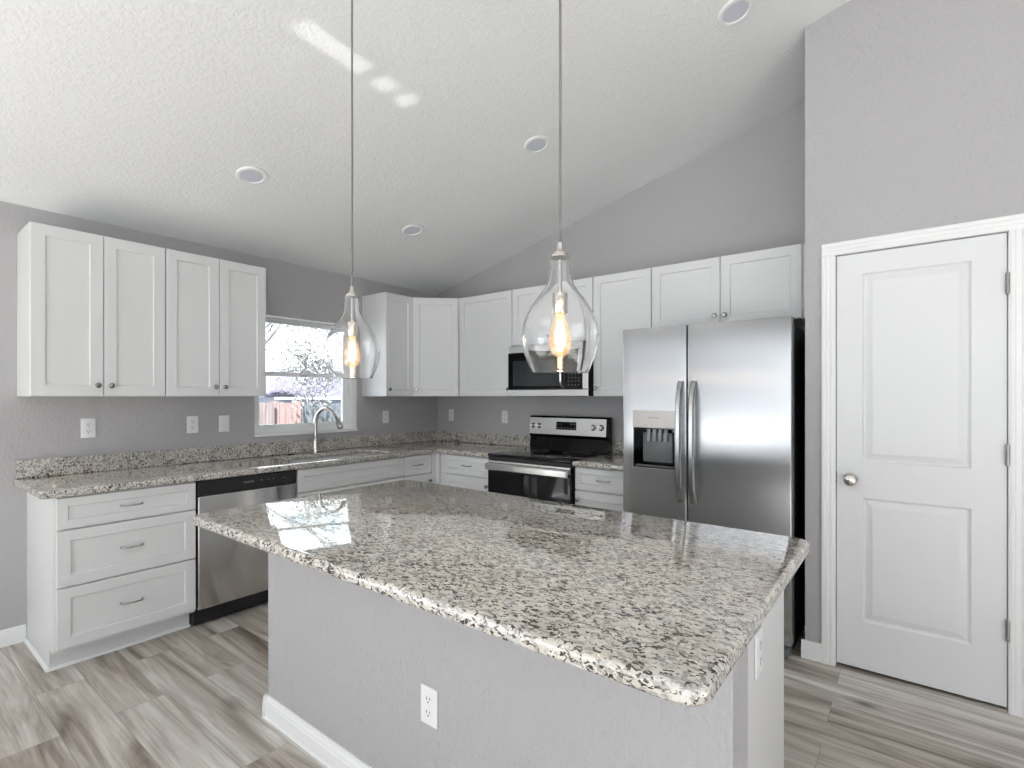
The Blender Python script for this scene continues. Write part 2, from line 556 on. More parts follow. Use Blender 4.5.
# pantry: front wall with the door opening, and its return beside the fridge
dx0, dx1, dz1 = 3.634, 4.276, 2.093
t = MB()
t.prism([(PX, 0), (dx0, 0), (dx0, zc(dx0)), (PX, zc(PX))], PY, PY + 0.11, 'XZ')
t.prism([(dx0, dz1), (dx1, dz1), (dx1, zc(dx1)), (dx0, zc(dx0))], PY, PY + 0.11, 'XZ')
t.prism([(dx1, 0), (RX, 0), (RX, zc(RX)), (4.9, zc(4.9)), (dx1, zc(dx1))], PY, PY + 0.11, 'XZ')
struct(t.build('wall_pantry', M['wall']))
t = MB()
t.prism([(PX, 0), (PX + .11, 0), (PX + .11, zc(PX + .11)), (PX, zc(PX))], PY + 0.11, 0.0, 'XZ')
struct(t.build('wall_pantry_side', M['wall']))

# right and rear walls of the living area, with unseen openings sized to steer daylight
t = MB()
zr = zc(RX)
t.box(RX, RX + WT, RY, -6.0, 0, zr).box(RX, RX + WT, -3.3, 0, 0, zr).box(RX, RX + WT, -6.0, -3.3, 2.35, zr)
struct(t.build('wall_right', M['wall']))
t = MB()
def rear(xa, xb, za, zb=None):
    if zb is not None: t.box(xa, xb, RY - WT, RY, za, zb); return
    if xa < 4.9 < xb: poly = [(xa, za), (xb, za), (xb, zc(xb)), (4.9, zc(4.9)), (xa, zc(xa))]
    else: poly = [(xa, za), (xb, za), (xb, zc(xb)), (xa, zc(xa))]
    t.prism(poly, RY - WT, RY, 'XZ')
rear(0, 0.15, 0); rear(0.15, 3.45, 2.38); rear(3.45, 4.2, 0); rear(4.2, 6.2, 2.3); rear(4.2, 6.2, 0, .6); rear(6.2, RX + WT, 0)
struct(t.build('wall_rear', M['wall']))


# baseboards with a moulded top
def baseboard(name, p0, p1, h=0.092, parent=None):
    """p0 -> p1 along the wall foot; the board stands to the left of that direction"""
    p0, p1 = Vector((*p0, 0)), Vector((*p1, 0))
    L = (p1 - p0).length
    prof = [(0, 0), (0.017, 0), (0.017, 0.008), (0.014, 0.012), (0.014, h * .62), (0.0115, h * .68), (0.0115, h * .76), (0.007, h * .86), (0.005, h), (0, h)]
    m = MB().prism(prof, 0, L, 'YZ')
    o = m.build(name, M['trim'], parent)
    o.location = p0
    d = (p1 - p0).normalized()
    o.rotation_euler = (0, 0, math.atan2(d.y, d.x))
    return o


struct(baseboard('baseboard_left', (0.0, -3.188), (0.0, RY)))
struct(baseboard('baseboard_pantry', (3.577, PY), (3.482, PY)))
struct(baseboard('baseboard_right', (RX, PY), (4.337, PY)))


# ---------------------------------------------------------------- pantry door and casing
def casing_leg(name, x_out, x_in, z1):
    pass


def casing_profile(a, b):
    """profile from the outer edge a to the inner edge b (y out from the wall)"""
    w = b - a
    return [(a, 0), (a, -.017), (a + w * .12, -.019), (a + w * .30, -.019), (a + w * .36, -.015), (a + w * .62, -.014), (a + w * .68, -.017), (a + w * .86, -.016), (b, -.011), (b, 0)]


cs = empty('trim_1', (0, PY, 0)); cs['kind'] = 'structure'
ci0, ci1, co0, co1, ctop, ctopo = 3.637, 4.273, 3.576, 4.337, 2.09, 2.153
MB().prism(casing_profile(co0, ci0), 0, ctop, 'XY').build('casing_leg', M['trim'], cs)
MB().prism(casing_profile(co1, ci1), 0, ctop, 'XY').build('casing_leg', M['trim'], cs)
t = MB()
t.prism([(y, z) for z, y in casing_profile(ctopo, ctop)], co0, co1, 'YZ')
t.build('casing_head', M['trim'], cs)
t = MB()
t.box(dx0, dx0 + .003, 0.001, .109, 0, 2.09).box(dx1 - .003, dx1, 0.001, .109, 0, 2.09).box(dx0, dx1, 0.001, .109, 2.09, 2.093)
t.box(dx0, dx1, .045, .057, 2.078, 2.09).box(dx0 + .003, dx0 + .012, .045, .057, 0, 2.09).box(dx1 - .012, dx1 - .003, .045, .057, 0, 2.09)
t.build('door_jamb', M['trim'], cs)

dr = empty('door_1', (0, PY, 0)); dr['kind'] = 'structure'
dl, drr, db, dt = 3.640, 4.270, 0.018, 2.085
yf = 0.004                                   # door face, just behind the casing


def door_panel_mesh():
    b = bmesh.new()
    px0, px1 = 3.748, 4.154
    xs = [dl, px0, px1, drr]; zs = [db, .252, .868, 1.046, 1.982, dt]
    vs = {}
    def V(x, y, z):
        k = (round(x, 5), round(y, 5), round(z, 5))
        if k not in vs: vs[k] = b.verts.new((x, y, z))
        return vs[k]
    for i in range(3):
        for j in range(5):
            x0, x1, z0, z1 = xs[i], xs[i + 1], zs[j], zs[j + 1]
            if i == 1 and j in (1, 3):
                prev = None
                for ins, y in ((0, yf), (.003, yf + .008), (.009, yf + .014), (.013, yf + .015), (.040, yf + .003), (.042, yf + .002)):
                    r = [V(x0 + ins, y, z0 + ins), V(x1 - ins, y, z0 + ins), V(x1 - ins, y, z1 - ins), V(x0 + ins, y, z1 - ins)]
                    if prev:
                        for k in range(4): b.faces.new((prev[k], prev[(k + 1) % 4], r[(k + 1) % 4], r[k]))
                    prev = r
                b.faces.new(prev)
            else:
                b.faces.new((V(x0, yf, z0), V(x1, yf, z0), V(x1, yf, z1), V(x0, yf, z1)))
    yb = yf + .035
    for a, c in (((dl, db), (drr, db)), ((drr, db), (drr, dt)), ((drr, dt), (dl, dt)), ((dl, dt), (dl, db))):
        pts = []
        # walk the boundary vertices between the corners so the seam stays closed
        if a[1] == c[1]:
            seq = [x for x in xs]; seq = seq if a[0] < c[0] else seq[::-1]
            pts = [(x, a[1]) for x in seq]
        else:
            seq = zs if a[1] < c[1] else zs[::-1]
            pts = [(a[0], z) for z in seq]
        for p, q in zip(pts, pts[1:]):
            b.faces.new((V(p[0], yf, p[1]), V(p[0], yb, p[1]), V(q[0], yb, q[1]), V(q[0], yf, q[1])))
    b.faces.new([V(x, yb, db) for x in xs] + [V(drr, yb, z) for z in zs[1:]] + [V(x, yb, dt) for x in xs[::-1][1:]] + [V(dl, yb, z) for z in zs[::-1][1:-1]])
    bmesh.ops.recalc_face_normals(b, faces=b.faces[:])
    return b


MB().add(door_panel_mesh()).build('door_panel', M['door'], dr)
kn = MB().lathe([(0, 0), (.030, 0), (.031, .004), (.026, .010), (.013, .016), (.011, .032), (.018, .040), (.0265, .048), (.028, .056), (.025, .064), (.016, .069), (0, .070)], (3.700, yf, .957), '-Y', 32)
kn.build('door_knob', M['nickel'], dr, smooth=35)
for hz in (1.863, 1.118, .357):
    t = MB()
    t.lathe([(0, -.046), (.0085, -.045), (.0085, .045), (0, .046)], (4.2715, yf - .012, hz), 'Z', 14)
    t.box(4.2735, 4.292, yf - .013, yf - .0115, hz - .044, hz + .044)
    t.build('hinge', M['hinge'], dr, smooth=30)
MB().box(3.6385, 3.6415, yf - .002, yf + .02, .93, .99).build('latch_plate', M['dim_metal'], dr)

# ---------------------------------------------------------------- kitchen window
wn = empty('window_1', (0, 0, 0)); wn['kind'] = 'structure'
t = MB()
fx0, fx1 = -0.155, -0.085
fw = 0.045
t.box(fx0, fx1, wy0 + .002, wy0 + fw, wz0 + .002, wz1 - .002).box(fx0, fx1, wy1 - fw, wy1 - .002, wz0 + .002, wz1 - .002)
t.box(fx0, fx1, wy0 + fw, wy1 - fw, wz0 + .002, wz0 + fw).box(fx0, fx1, wy0 + fw, wy1 - fw, wz1 - .018, wz1 - .002)
t.build('window_frame', M['vinyl'], wn)
zm = 1.552


def sash(y0, y1, z0, z1, xa, xb, w=.034, wt=.034):
    t = MB()
    t.box(xa, xb, y0, y0 + w, z0, z1).box(xa, xb, y1 - w, y1, z0, z1).box(xa, xb, y0 + w, y1 - w, z0, z0 + w).box(xa, xb, y0 + w, y1 - w, z1 - wt, z1)
    s = t.build('sash', M['vinyl'], wn)
    xm = (xa + xb) / 2
    MB().box(xm - .002, xm + .002, y0 + w, y1 - w, z0 + w, z1 - wt).build('pane', M['pane'], s)
    return s


sash(wy0 + fw, wy1 - fw, zm - .017, wz1 - .018, -.150, -.122, .034, .024)
lo = sash(wy0 + fw, wy1 - fw, wz0 + fw, zm + .017, -.120, -.092)
MB().box(-.092, -.080, -1.49, -1.42, zm - .004, zm + .014, .003).build('sash_lock', M['vinyl'], lo)
# painted returns and the sill board
t = MB()
t.box(-.084, 0.001, wy0 + .0005, wy0 + .004, wz0 + .014, wz1 - .001).box(-.084, 0.001, wy1 - .004, wy1 - .0005, wz0 + .014, wz1 - .001).box(-.084, 0.001, wy0 + .004, wy1 - .004, wz1 - .004, wz1 - .0005)
t.build('window_return', M['trim'], wn)
MB().box(-.084, .016, wy0 - .004, wy1 + .004, wz0 - .006, wz0 + .014, .004).build('window_sill', M['trim'], wn)

# ================================================================ outside the window
GZ = -0.62
struct(MB().box(-.25, 40, -40, 50, GZ - .2, GZ).build('ground', M['ground']))
struct(MB().box(-60, -.25, -40, 50, GZ - .2, GZ).build('ground', M['ground_bounce']))


def fence(y0, y1, x, m, h, label, bw=.14):
    r = empty('fence', (x, (y0 + y1) / 2, GZ), 0, label, 'fence', 'back garden fences')
    t = MB(); y = y0 - (y0 + y1) / 2; e = y1 - (y0 + y1) / 2
    while y < e - .02:
        w = min(bw - .008, e - y - .004); dh = random.uniform(-.02, .02)
        t.prism([(y, 0.03), (y + w, .03), (y + w, h + dh - .03), (y + w - .025, h + dh), (y + .025, h + dh), (y, h + dh - .03)], -.01 + random.uniform(-.004, .004), .01, 'YZ')
        y += bw
    t.build('fence_boards', m, r)
    for z in (.3, h * .55, h - .25): MB().box(-.055, -.016, -(y1 - y0) / 2, (y1 - y0) / 2, z, z + .09).build('fence_rail', m, r)
    n = max(2, int((y1 - y0) / 2.0) + 1)
    for k in range(n):
        yy = -(y1 - y0) / 2 + .05 + k * ((y1 - y0) - .1) / (n - 1)
        MB().box(-.15, -.056, yy - .045, yy + .045, 0, h + .03).build('fence_post', m, r)


fence(-2.5, 2.03, -7.3, M['fence_brown'], 1.84, 'weathered brown board fence seen through the window, left section')
fence(2.05, 2.72, -7.38, M['fence_red'], 1.86, 'narrow reddish fence section seen behind the faucet')
fence(2.74, 9.0, -7.3, M['fence_grey'], 1.83, 'dark grey board fence seen through the window, right section', .17)

hs = empty('house', (-20.5, 14, GZ), 0, 'neighbouring house with pale lavender grey roof beyond the fence', 'house')
MB().box(-3.4, 3.4, -6.6, 6.6, 0, 1.98).build('wall', M['siding'], hs)
t = MB()
e, g = 4.0, 7.2
b = bmesh.new()
A = [b.verts.new(p) for p in ((-e, -g, 1.95), (e, -g, 1.95), (e, g, 1.95), (-e, g, 1.95), (0, -g + 2.2, 3.35), (0, g - 2.2, 3.35))]
for f in ((0, 1, 4), (1, 2, 5, 4), (2, 3, 5), (3, 0, 4, 5), (0, 3, 2, 1)): b.faces.new([A[i] for i in f])
bmesh.ops.recalc_face_normals(b, faces=b.faces[:])
MB().add(b).build('roof', M['shingle'], hs)
MB().box(e + .001, e + .06, -g, g, 1.86, 1.96).build('gutter', M['trim'], hs)


def tree(loc, h, r0, spread, nl, label, lm, seed, lsize=.07, lean=(0, 0), depth=5, trunk=.34):
    rnd = random.Random(seed)
    root = empty('tree', loc, 0, label, 'tree', 'garden trees outside the window')
    t = MB(); tips = []
    def grow(p, d, L, r, k):
        wv = .06 if k == depth - 1 else .22
        n = 4; pts = [p]; q = p.copy(); dd = d.copy()
        for i in range(n):
            dd = (dd + Vector((rnd.uniform(-1, 1), rnd.uniform(-1, 1), rnd.uniform(-.45, .55))) * wv).normalized()
            q = q + dd * L / n; pts.append(q.copy())
            if k <= 2: tips.append(q.copy())
        t.tube(pts, [r * (1 - .38 * i / n) for i in range(n + 1)], 6 if k > 2 else 4, cap=False)
        if k == 0: return
        for _ in range(3 if k > 1 else 2):
            nd = (dd + Vector((rnd.uniform(-1, 1), rnd.uniform(-1, 1), rnd.uniform(-.5, .7))) * spread).normalized()
            grow(q, nd, min(L, h * .3) * rnd.uniform(.62, .85), r * .6, k - 1)
    grow(Vector((0, 0, 0)), Vector((lean[0], lean[1], 1)).normalized(), h * trunk, r0, depth - 1)
    t.build('branches', M['bark'], root, smooth=60)
    b = bmesh.new()
    for _ in range(nl):
        c = rnd.choice(tips) + Vector((rnd.gauss(0, .16), rnd.gauss(0, .16), rnd.gauss(0, .16)))
        u = Vector((rnd.uniform(-1, 1), rnd.uniform(-1, 1), rnd.uniform(-1, 1))).normalized()
        w = u.orthogonal().normalized(); s = lsize * rnd.uniform(.6, 1.3)
        n_ = u.cross(w) * s * .12
        b.faces.new([b.verts.new(c + u * s), b.verts.new(c + w * s * .45 + n_), b.verts.new(c - u * s), b.verts.new(c - w * s * .45 + n_)])
    lv = MB().add(b).build('foliage', lm, root)
    return root


tree((-5.6, 0.62, GZ), 5.4, .055, .75, 2800, 'bare branched tree close outside, left side of the window', M['leaf'], 3, .034, (0, .03), 6, .48)
tree((-6.2, 2.25, GZ), 3.4, .03, .45, 2600, 'slim pale leaved tree in front of the neighbouring roof', M['blossom'], 11, .04, (0, 0), 5)
tree((-11.5, 7.4, GZ), 7.0, .13, .8, 3800, 'blue green leafy tree at the upper right of the window', M['leaf_blue'], 21, .085, (0, 0), 6)
tree((-13.5, 3.2, GZ), 6.6, .14, .85, 3400, 'tall leafy tree beyond the brown fence', M['leaf'], 33, .085, (0, 0), 6)
t = empty('shrub', (-8.3, 1.75, GZ), 0, 'green shrub showing over the brown fence, lower left of the window', 'shrub')
rnd = random.Random(5); b = bmesh.new()
for _ in range(1500):
    d = Vector((rnd.gauss(0, 1), rnd.gauss(0, 1), rnd.gauss(0, 1))).normalized() * rnd.uniform(.6, 1)
    c = Vector((d.x * .45, d.y * .5, 1.0 + d.z * .95)); u = Vector((rnd.uniform(-1, 1), rnd.uniform(-1, 1), rnd.uniform(-1, 1))).normalized(); w = u.orthogonal().normalized()
    b.faces.new([b.verts.new(c + u * .06), b.verts.new(c + w * .03), b.verts.new(c - u * .06), b.verts.new(c - w * .03)])
MB().add(b).build('foliage', M['leaf_green'], t)
tt = MB()
for k in range(6):
    a = k * 1.05
    tt.tube([(0, 0, 0), (.12 * cos(a), .12 * sin(a), .6), (.25 * cos(a), .25 * sin(a), 1.3)], [.02, .014, .006], 6)
tt.build('stems', M['bark'], t, smooth=60)


# ================================================================ cabinets
def knob(parent, x, y, z):
    m = MB().lathe([(0, 0), (.0075, 0), (.006, .006), (.0055, .012), (.011, .017), (.0148, .021), (.015, .025), (.012, .0285), (0, .030)], (x, y, z), '-Y', 20)
    return m.build('knob', M['dim_metal'], parent, smooth=40)


def pull(parent, x, y, z, L=.096):
    h = L / 2
    pts = [(x - h, y, z), (x - h, y - .012, z), (x - h + .006, y - .022, z), (x - h + .02, y - .027, z), (x, y - .029, z), (x + h - .02, y - .027, z), (x + h - .006, y - .022, z), (x + h, y - .012, z), (x + h, y, z)]
    m = MB().tube(pts, [.0065, .005, .0045, .0042, .0042, .0042, .0045, .005, .0065], 10)
    return m.build('pull_handle', M['pull'], parent, smooth=50)


DT = .019


def wall_cabinet(loc, rz, w, z0, z1, d, splits, knobs, label, group='white wall cabinets', filler=None, ends=(.0025, .0025)):
    """splits: list of (x0,x1) doors; knobs: 'L'/'R' side of each door's knob"""
    r = empty('wall_cabinet', (loc[0], loc[1], z0), rz, label, 'cabinet', group)
    h = z1 - z0
    t = MB(); t.box(0.001, w - .001, -d, -.001, 0, h, .0012, 1)
    # recessed underside
    t.build('cabinet_body', M['white'], r)
    for (a, c), k in zip(splits, knobs):
        dd = MB().shaker(a + .002, c - .002, .003, h - .003, -d - .0015, DT).build('door', M['white'], r)
        if k: knob(dd, (a + .030) if k == 'L' else (c - .030), -d - .0015 - DT, .062)
    if filler:
        MB().box(filler[0], filler[1], -d - .0015, -d + .02, 0, h).build('filler_strip', M['white'], r)
    return r


UZ0, UZ1 = 1.372, 2.28
UD = .322
wall_cabinet((0, -3.226), LEFT, .612, UZ0, UZ1, UD, [(0, .308), (.308, .612)], ['R', 'L'], 'white two door wall cabinet at the far left end above the counter')
wall_cabinet((0, -2.612), LEFT, .618, UZ0, UZ1, UD, [(0, .309), (.309, .618)], ['R', 'L'], 'white two door wall cabinet just left of the window')
wall_cabinet((0, -.945), LEFT, .312, UZ0, UZ1, UD, [(0, .312)], ['L'], 'narrow single door wall cabinet right of the window')

# diagonal corner wall cabinet
A0, A1 = .632, .325
r = empty('corner_wall_cabinet', (0, 0, UZ0), 0, 'diagonal corner wall cabinet between the window wall and the stove wall', 'cabinet', 'white wall cabinets')
h = UZ1 - UZ0
MB().prism([(.001, -.001), (.001, -A0), (A1 - .003, -A0), (A0, -A1 + .003), (A0, -.001)], 0, h, 'XY').build('cabinet_body', M['white'], r)
L = math.hypot(A0 - A1, A0 - A1)
t = MB().shaker(.012, L - .012, .003, h - .003, -.0015, DT)
bmesh.ops.transform(t.b, matrix=Matrix.Translation((A1 - .002, -A0, 0)) @ Matrix.Rotation(radians(45), 4, 'Z'), verts=t.b.verts)
dd = t.build('door', M['white'], r)
k = knob(dd, 0, 0, 0)
k.location = Vector((A1 - .002, -A0, .062)) + Matrix.Rotation(radians(45), 3, 'Z') @ Vector((.042, -.0015 - DT, 0))
k.rotation_euler = (0, 0, radians(45))

wall_cabinet((.640, 0), 0, .615, UZ0, UZ1, UD, [(0, .615)], ['R'], 'wide single door wall cabinet left of the microwave')
wall_cabinet((1.258, 0), 0, .774, 1.796, UZ1, UD, [(0, .387), (.387, .774)], ['R', 'L'], 'short two door wall cabinet above the microwave')
wall_cabinet((2.036, 0), 0, .460, UZ0, UZ1, UD, [(0, .460)], ['L'], 'single door wall cabinet between the microwave and the refrigerator')
wall_cabinet((2.500, 0), 0, .997, 1.835, UZ1, UD, [(0, .463), (.463, .930)], ['R', 'L'], 'short two door wall cabinet above the refrigerator', filler=(.933, .996))


def toe_shoe(t, x0, x1, y, side=True):
    # small quarter round along the floor, in front of y (towards -Y)
    n = 6; R = .014
    prof = [(y, 0)] + [(y - R * cos(a * pi / 2 / n), R * sin(a * pi / 2 / n)) for a in range(n + 1)]
    t.prism(prof, x0, x1, 'YZ')


def base_cabinet(loc, rz, w, label, fronts, group='white base cabinets', left_end=False, x_face=(0, 0)):
    """fronts: (kind, x0, x1, z0, z1, hardware)"""
    r = empty('base_cabinet', (loc[0], loc[1], 0), rz, label, 'cabinet', group)
    D = .608
    t = MB()
    t.prism([(-.001, .0), (-.532, 0), (-.532, .105), (-D, .105), (-D, .876), (-.001, .876)], .001, w - .001, 'YZ')
    t.build('cabinet_body', M['white'], r)
    t = MB(); toe_shoe(t, .0 if not left_end else -.012, w, -.533)
    if left_end:
        n = 6; R = .014
        prof = [(0, 0)] + [(-R * cos(a * pi / 2 / n), R * sin(a * pi / 2 / n)) for a in range(n + 1)]
        t.prism(prof, -.545, -.02, 'XZ')
    t.build('shoe_moulding', M['trim'], r)
    for kind, x0, x1, z0, z1, hw in fronts:
        fr = .05 if z1 - z0 < .2 else .057
        if kind == 'drawer': fr = .042 if z1 - z0 < .2 else .052
        dd = MB().shaker(x0 + .002, x1 - .002, z0, z1, -D - .0015, DT, fr).build('drawer' if kind == 'drawer' else ('false_front' if kind == 'false' else 'door'), M['white'], r)
        y = -D - .0015 - DT
        if hw == 'pull': pull(dd, (x0 + x1) / 2, y + (.009 if kind == 'drawer' else 0), (z0 + z1) / 2)
        elif hw == 'L': knob(dd, x0 + .03, y, z1 - .062)
        elif hw == 'R': knob(dd, x1 - .03, y, z1 - .062)
    return r


base_cabinet((0, -3.186), LEFT, .634, 'three drawer base cabinet at the left end of the counter', [
    ('drawer', .010, .634, .714, .868, 'pull'), ('drawer', .010, .634, .428, .705, 'pull'), ('drawer', .010, .634, .122, .419, 'pull')], left_end=True)
base_cabinet((0, -1.923), LEFT, .937, 'sink base cabinet with blank front under the faucet', [
    ('false', 0, .937, .712, .868, None), ('door', 0, .467, .122, .703, 'R'), ('door', .469, .937, .122, .703, 'L')])
base_cabinet((0, -.984), LEFT, .304, 'narrow one drawer base cabinet right of the sink', [
    ('drawer', 0, .304, .712, .868, 'pull'), ('door', 0, .304, .122, .703, 'R')])

# blind corner base with the filler strips that close the inside corner
r = empty('corner_base_cabinet', (0, 0, 0), 0, 'blind corner base cabinet with plain filler strips below the inside counter corner', 'cabinet', 'white base cabinets')
MB().prism([(.001, -.001), (.001, -.678), (.532, -.678), (.532, -.532), (.668, -.532), (.668, -.001)], 0, .876, 'XY').build('cabinet_body', M['white'], r)
MB().box(.540, .630, -.6785, -.629, .105, .876).build('filler_strip', M['white'], r)
MB().box(.610, .668, -.6285, -.540, .105, .876).build('filler_strip', M['white'], r)
base_cabinet((.670, 0), 0, .590, 'one drawer base cabinet left of the stove', [
    ('drawer', .065, .588, .712, .868, 'pull'), ('door', .065, .588, .122, .703, 'R')])
base_cabinet((2.046, 0), 0, .448, 'one drawer base cabinet between the stove and the refrigerator', [
    ('drawer', 0, .448, .712, .868, 'pull'), ('door', 0, .448, .122, .703, 'L')])

# ---------------------------------------------------------------- countertops
CZ0, CZ1 = .884 - .006, .914
cf = .655
SX0, SX1, SY0, SY1 = .155, .545, -1.85, -1.06
ct = empty('countertop', (0, 0, CZ0), 0, 'long speckled granite counter turning the corner under the window', 'countertop')
xs = [.002, SX0, SX1, cf, 1.258]; ys = [-3.240, SY0, SY1, -cf, -.002]
t = MB().slab(xs, ys, lambda i, j: (i < 3 or j == 3) and not (i == 1 and j == 1), CZ0, CZ1, .007)
o = t.build('worktop', M['granite'], ct, smooth=50); o.location = (0, 0, -CZ0)
t = MB(); t.box(.002, .023, -3.230, -.002, CZ1, 1.016, .0025); t.box(.0235, 1.258, -.023, -.002, CZ1, 1.016, .0025)
o = t.build('backsplash', M['granite'], ct); o.location = (0, 0, -CZ0)
ct2 = empty('countertop', (2.27, 0, CZ0), 0, 'short speckled granite counter between the stove and the refrigerator', 'countertop')
t = MB().slab([2.043, 2.494], [-cf, -.002], lambda i, j: True, CZ0, CZ1, .007)
o = t.build('worktop', M['granite'], ct2, smooth=50); o.location = (-2.27, 0, -CZ0)
o = MB().box(2.043, 2.494, -.023, -.002, CZ1, 1.016, .0025).build('backsplash', M['granite'], ct2); o.location = (-2.27, 0, -CZ0)

# ---------------------------------------------------------------- sink and faucet
sk = empty('sink', ((SX0 + SX1) / 2, (SY0 + SY1) / 2, .69), 0, 'stainless undermount sink set into the granite counter below the window', 'sink')
sx, sy = (SX1 - SX0) / 2 + .006, (SY1 - SY0) / 2 + .006
b = bmesh.new()


def rrect(hx, hy, r, n=6):
    out = []
    for cx, cy, a0 in ((hx - r, hy - r, 0), (-hx + r, hy - r, 90), (-hx + r, -hy + r, 180), (hx - r, -hy + r, 270)):
        for k in range(n + 1):
            a = radians(a0 + 90 * k / n); out.append((cx + r * cos(a), cy + r * sin(a)))
    return out


rings = []
for hx, hy, rr, z in ((sx + .016, sy + .016, .04, .185), (sx, sy, .03, .185), (sx - .004, sy - .004, .04, .02), (sx - .02, sy - .02, .05, .006), (sx - .06, sy - .06, .05, .0), (.05, .05, .049, -.003)):
    rings.append([b.verts.new((x, y, z)) for x, y in rrect(hx, hy, rr)])
for a, c in zip(rings, rings[1:]):
    for k in range(len(a)): b.faces.new((a[k], a[(k + 1) % len(a)], c[(k + 1) % len(a)], c[k]))
b.faces.new(rings[-1])
bmesh.ops.recalc_face_normals(b, faces=b.faces[:])
for f in b.faces:
    pass
bo = MB().add(b).build('basin', simple('sink_steel', (0.68, 0.68, 0.68), 0.28, 1.0), sk, smooth=50)
MB().lathe([(0, .002), (.02, .0025), (.035, .004), (.043, .003), (.045, -.002)], (0, 0, 0), 'Z', 24).build('drain', M['chrome'], sk, smooth=40)

fb = (.086, -1.456)
fc = empty('faucet', (fb[0], fb[1], CZ1), radians(8), 'brushed nickel gooseneck faucet standing behind the sink', 'faucet')
MB().lathe([(0, 0), (.030, 0), (.0305, .004), (.028, .010), (.0245, .02), (.0235, .06), (.022, .10), (.0165, .118), (.0135, .124), (0, .124)], (0, 0, 0), 'Z', 28).build('faucet_body', M['nickel'], fc, smooth=40)
pts = [(0, 0, .12), (0, 0, .19), (0, 0, .238)]
R = .122
for k in range(1, 17):
    a = pi - k * (pi * .80) / 16
    pts.append((R + R * cos(a), 0, .238 + R * sin(a)))
pts += [(pts[-1][0] + .012, 0, pts[-1][2] - .0165)]
MB().tube(pts, .0132, 16).build('spout', M['nickel'], fc, smooth=60)
e = Vector(pts[-1]); d = Vector((.588, 0, -.809)).normalized()
rot = d.to_track_quat('Z', 'Y').to_matrix().to_4x4()
MB().lathe([(0, 0), (.0142, 0), (.0150, .006), (.0175, .03), (.021, .070), (.0215, .100), (.019, .106), (0, .106)], e, rot, 24).build('spray_head', M['dim_metal'], fc, smooth=40)
hd = MB().tube([(0, .018, .075), (0, .030, .077)], .012, 14)
hd.tube([(0, .030, .077), (.004, .05, .083), (.008, .085, .090), (.010, .112, .093)], [.0085, .0065, .0055, .005], 12)
hd.build('lever_handle', M['nickel'], fc, smooth=50)
MB().lathe([(0, 0), (.024, 0), (.0245, .004), (.022, .007), (0, .0075)], (.075, -1.66, CZ1), 'Z', 28).build('dark_disc', M['black'], None, smooth=40)  # low black disc lying on the counter
tag(bpy.data.objects['dark_disc'], 'small dark round disc on the counter left of the faucet', 'cap')

# ---------------------------------------------------------------- dishwasher
dw = empty('dishwasher', (0, -2.550, 0), LEFT, 'stainless dishwasher with black control strip left of the sink', 'dishwasher')
w = .625
MB().box(.004, w - .004, -.575, -.02, .012, .870).build('tub', M['black'], dw)
MB().box(.006, w - .006, -.632, -.577, .783, .872, .003).build('control_panel', M['black'], dw)
o = MB().box(.006, w - .006, -.640, -.577, .115, .781, .006, 3).build('door', M['steel_dw'], dw, smooth=40)
MB().box(.012, w - .012, -.560, -.5755, .012, .111).build('toe_panel', M['black'], dw)
for k, x in enumerate((.375, .42, .455, .525)): MB().box(x, x + .012, -.6328, -.6318, .832, .8345).build('indicator_mark', M['mark_grey'], dw)


def logo(text, size, parent, loc, m, name='logo', rot=(radians(90), 0, 0)):
    cu = bpy.data.curves.new('logo_text', 'FONT'); cu.body = text; cu.size = size; cu.extrude = .0003; cu.align_x = 'CENTER'
    to = bpy.data.objects.new('logo_text', cu); C.objects.link(to)
    bpy.context.view_layer.update()
    me = bpy.data.meshes.new_from_object(to.evaluated_get(bpy.context.evaluated_depsgraph_get()))
    bpy.data.objects.remove(to)
    me.materials.clear(); me.materials.append(m)
    o = bpy.data.objects.new(name, me); C.objects.link(o); o.parent = parent; o.location = loc; o.rotation_euler = rot
    return o


logo('FRIGIDAIRE', .013, dw, (.300, -.6325, .828), M['mark_grey'])

# ---------------------------------------------------------------- stove
st = empty('stove', (1.264, -.03, 0), 0, 'freestanding black and stainless electric stove between the base cabinets', 'stove')
w = .774
MB().box(.004, w - .004, -.600, -.005, .01, .893).build('oven_body', M['black'], st)
MB().box(.0, w, -.640, -.060, .894, .918, .006, 3).build('cooktop', M['black_glass'], st, smooth=40)
tr = MB(); tr.box(.001, w - .001, -.632, -.602, .866, .893, .004); tr.build('front_trim', M['black'], st)
od = MB().box(.003, w - .003, -.640, -.602, .29, .864, .006, 3).build('oven_door', M['black_glass'], st, smooth=40)
MB().box(.003, w - .003, -.6435, -.600, .815, .8645, .003).build('door_trim', M['steel_h'], od)
t = MB()
prof = [(-.682, .800), (-.676, .794), (-.666, .794), (-.662, .802), (-.662, .840), (-.667, .847), (-.676, .847), (-.683, .840)]
t.prism(prof, .010, w - .010, 'YZ', .002)
t.box(.02, .05, -.662, -.643, .806, .834, .002).box(w - .05, w - .02, -.662, -.643, .806, .834, .002)
t.build('door_handle', M['steel_h'], od, smooth=35)
MB().box(.003, w - .003, -.636, -.602, .105, .284, .005).build('storage_drawer', M['steel_h'], st)
MB().box(.03, w - .03, -.56, -.02, .0, .0099).build('foot_plinth', M['black'], st)
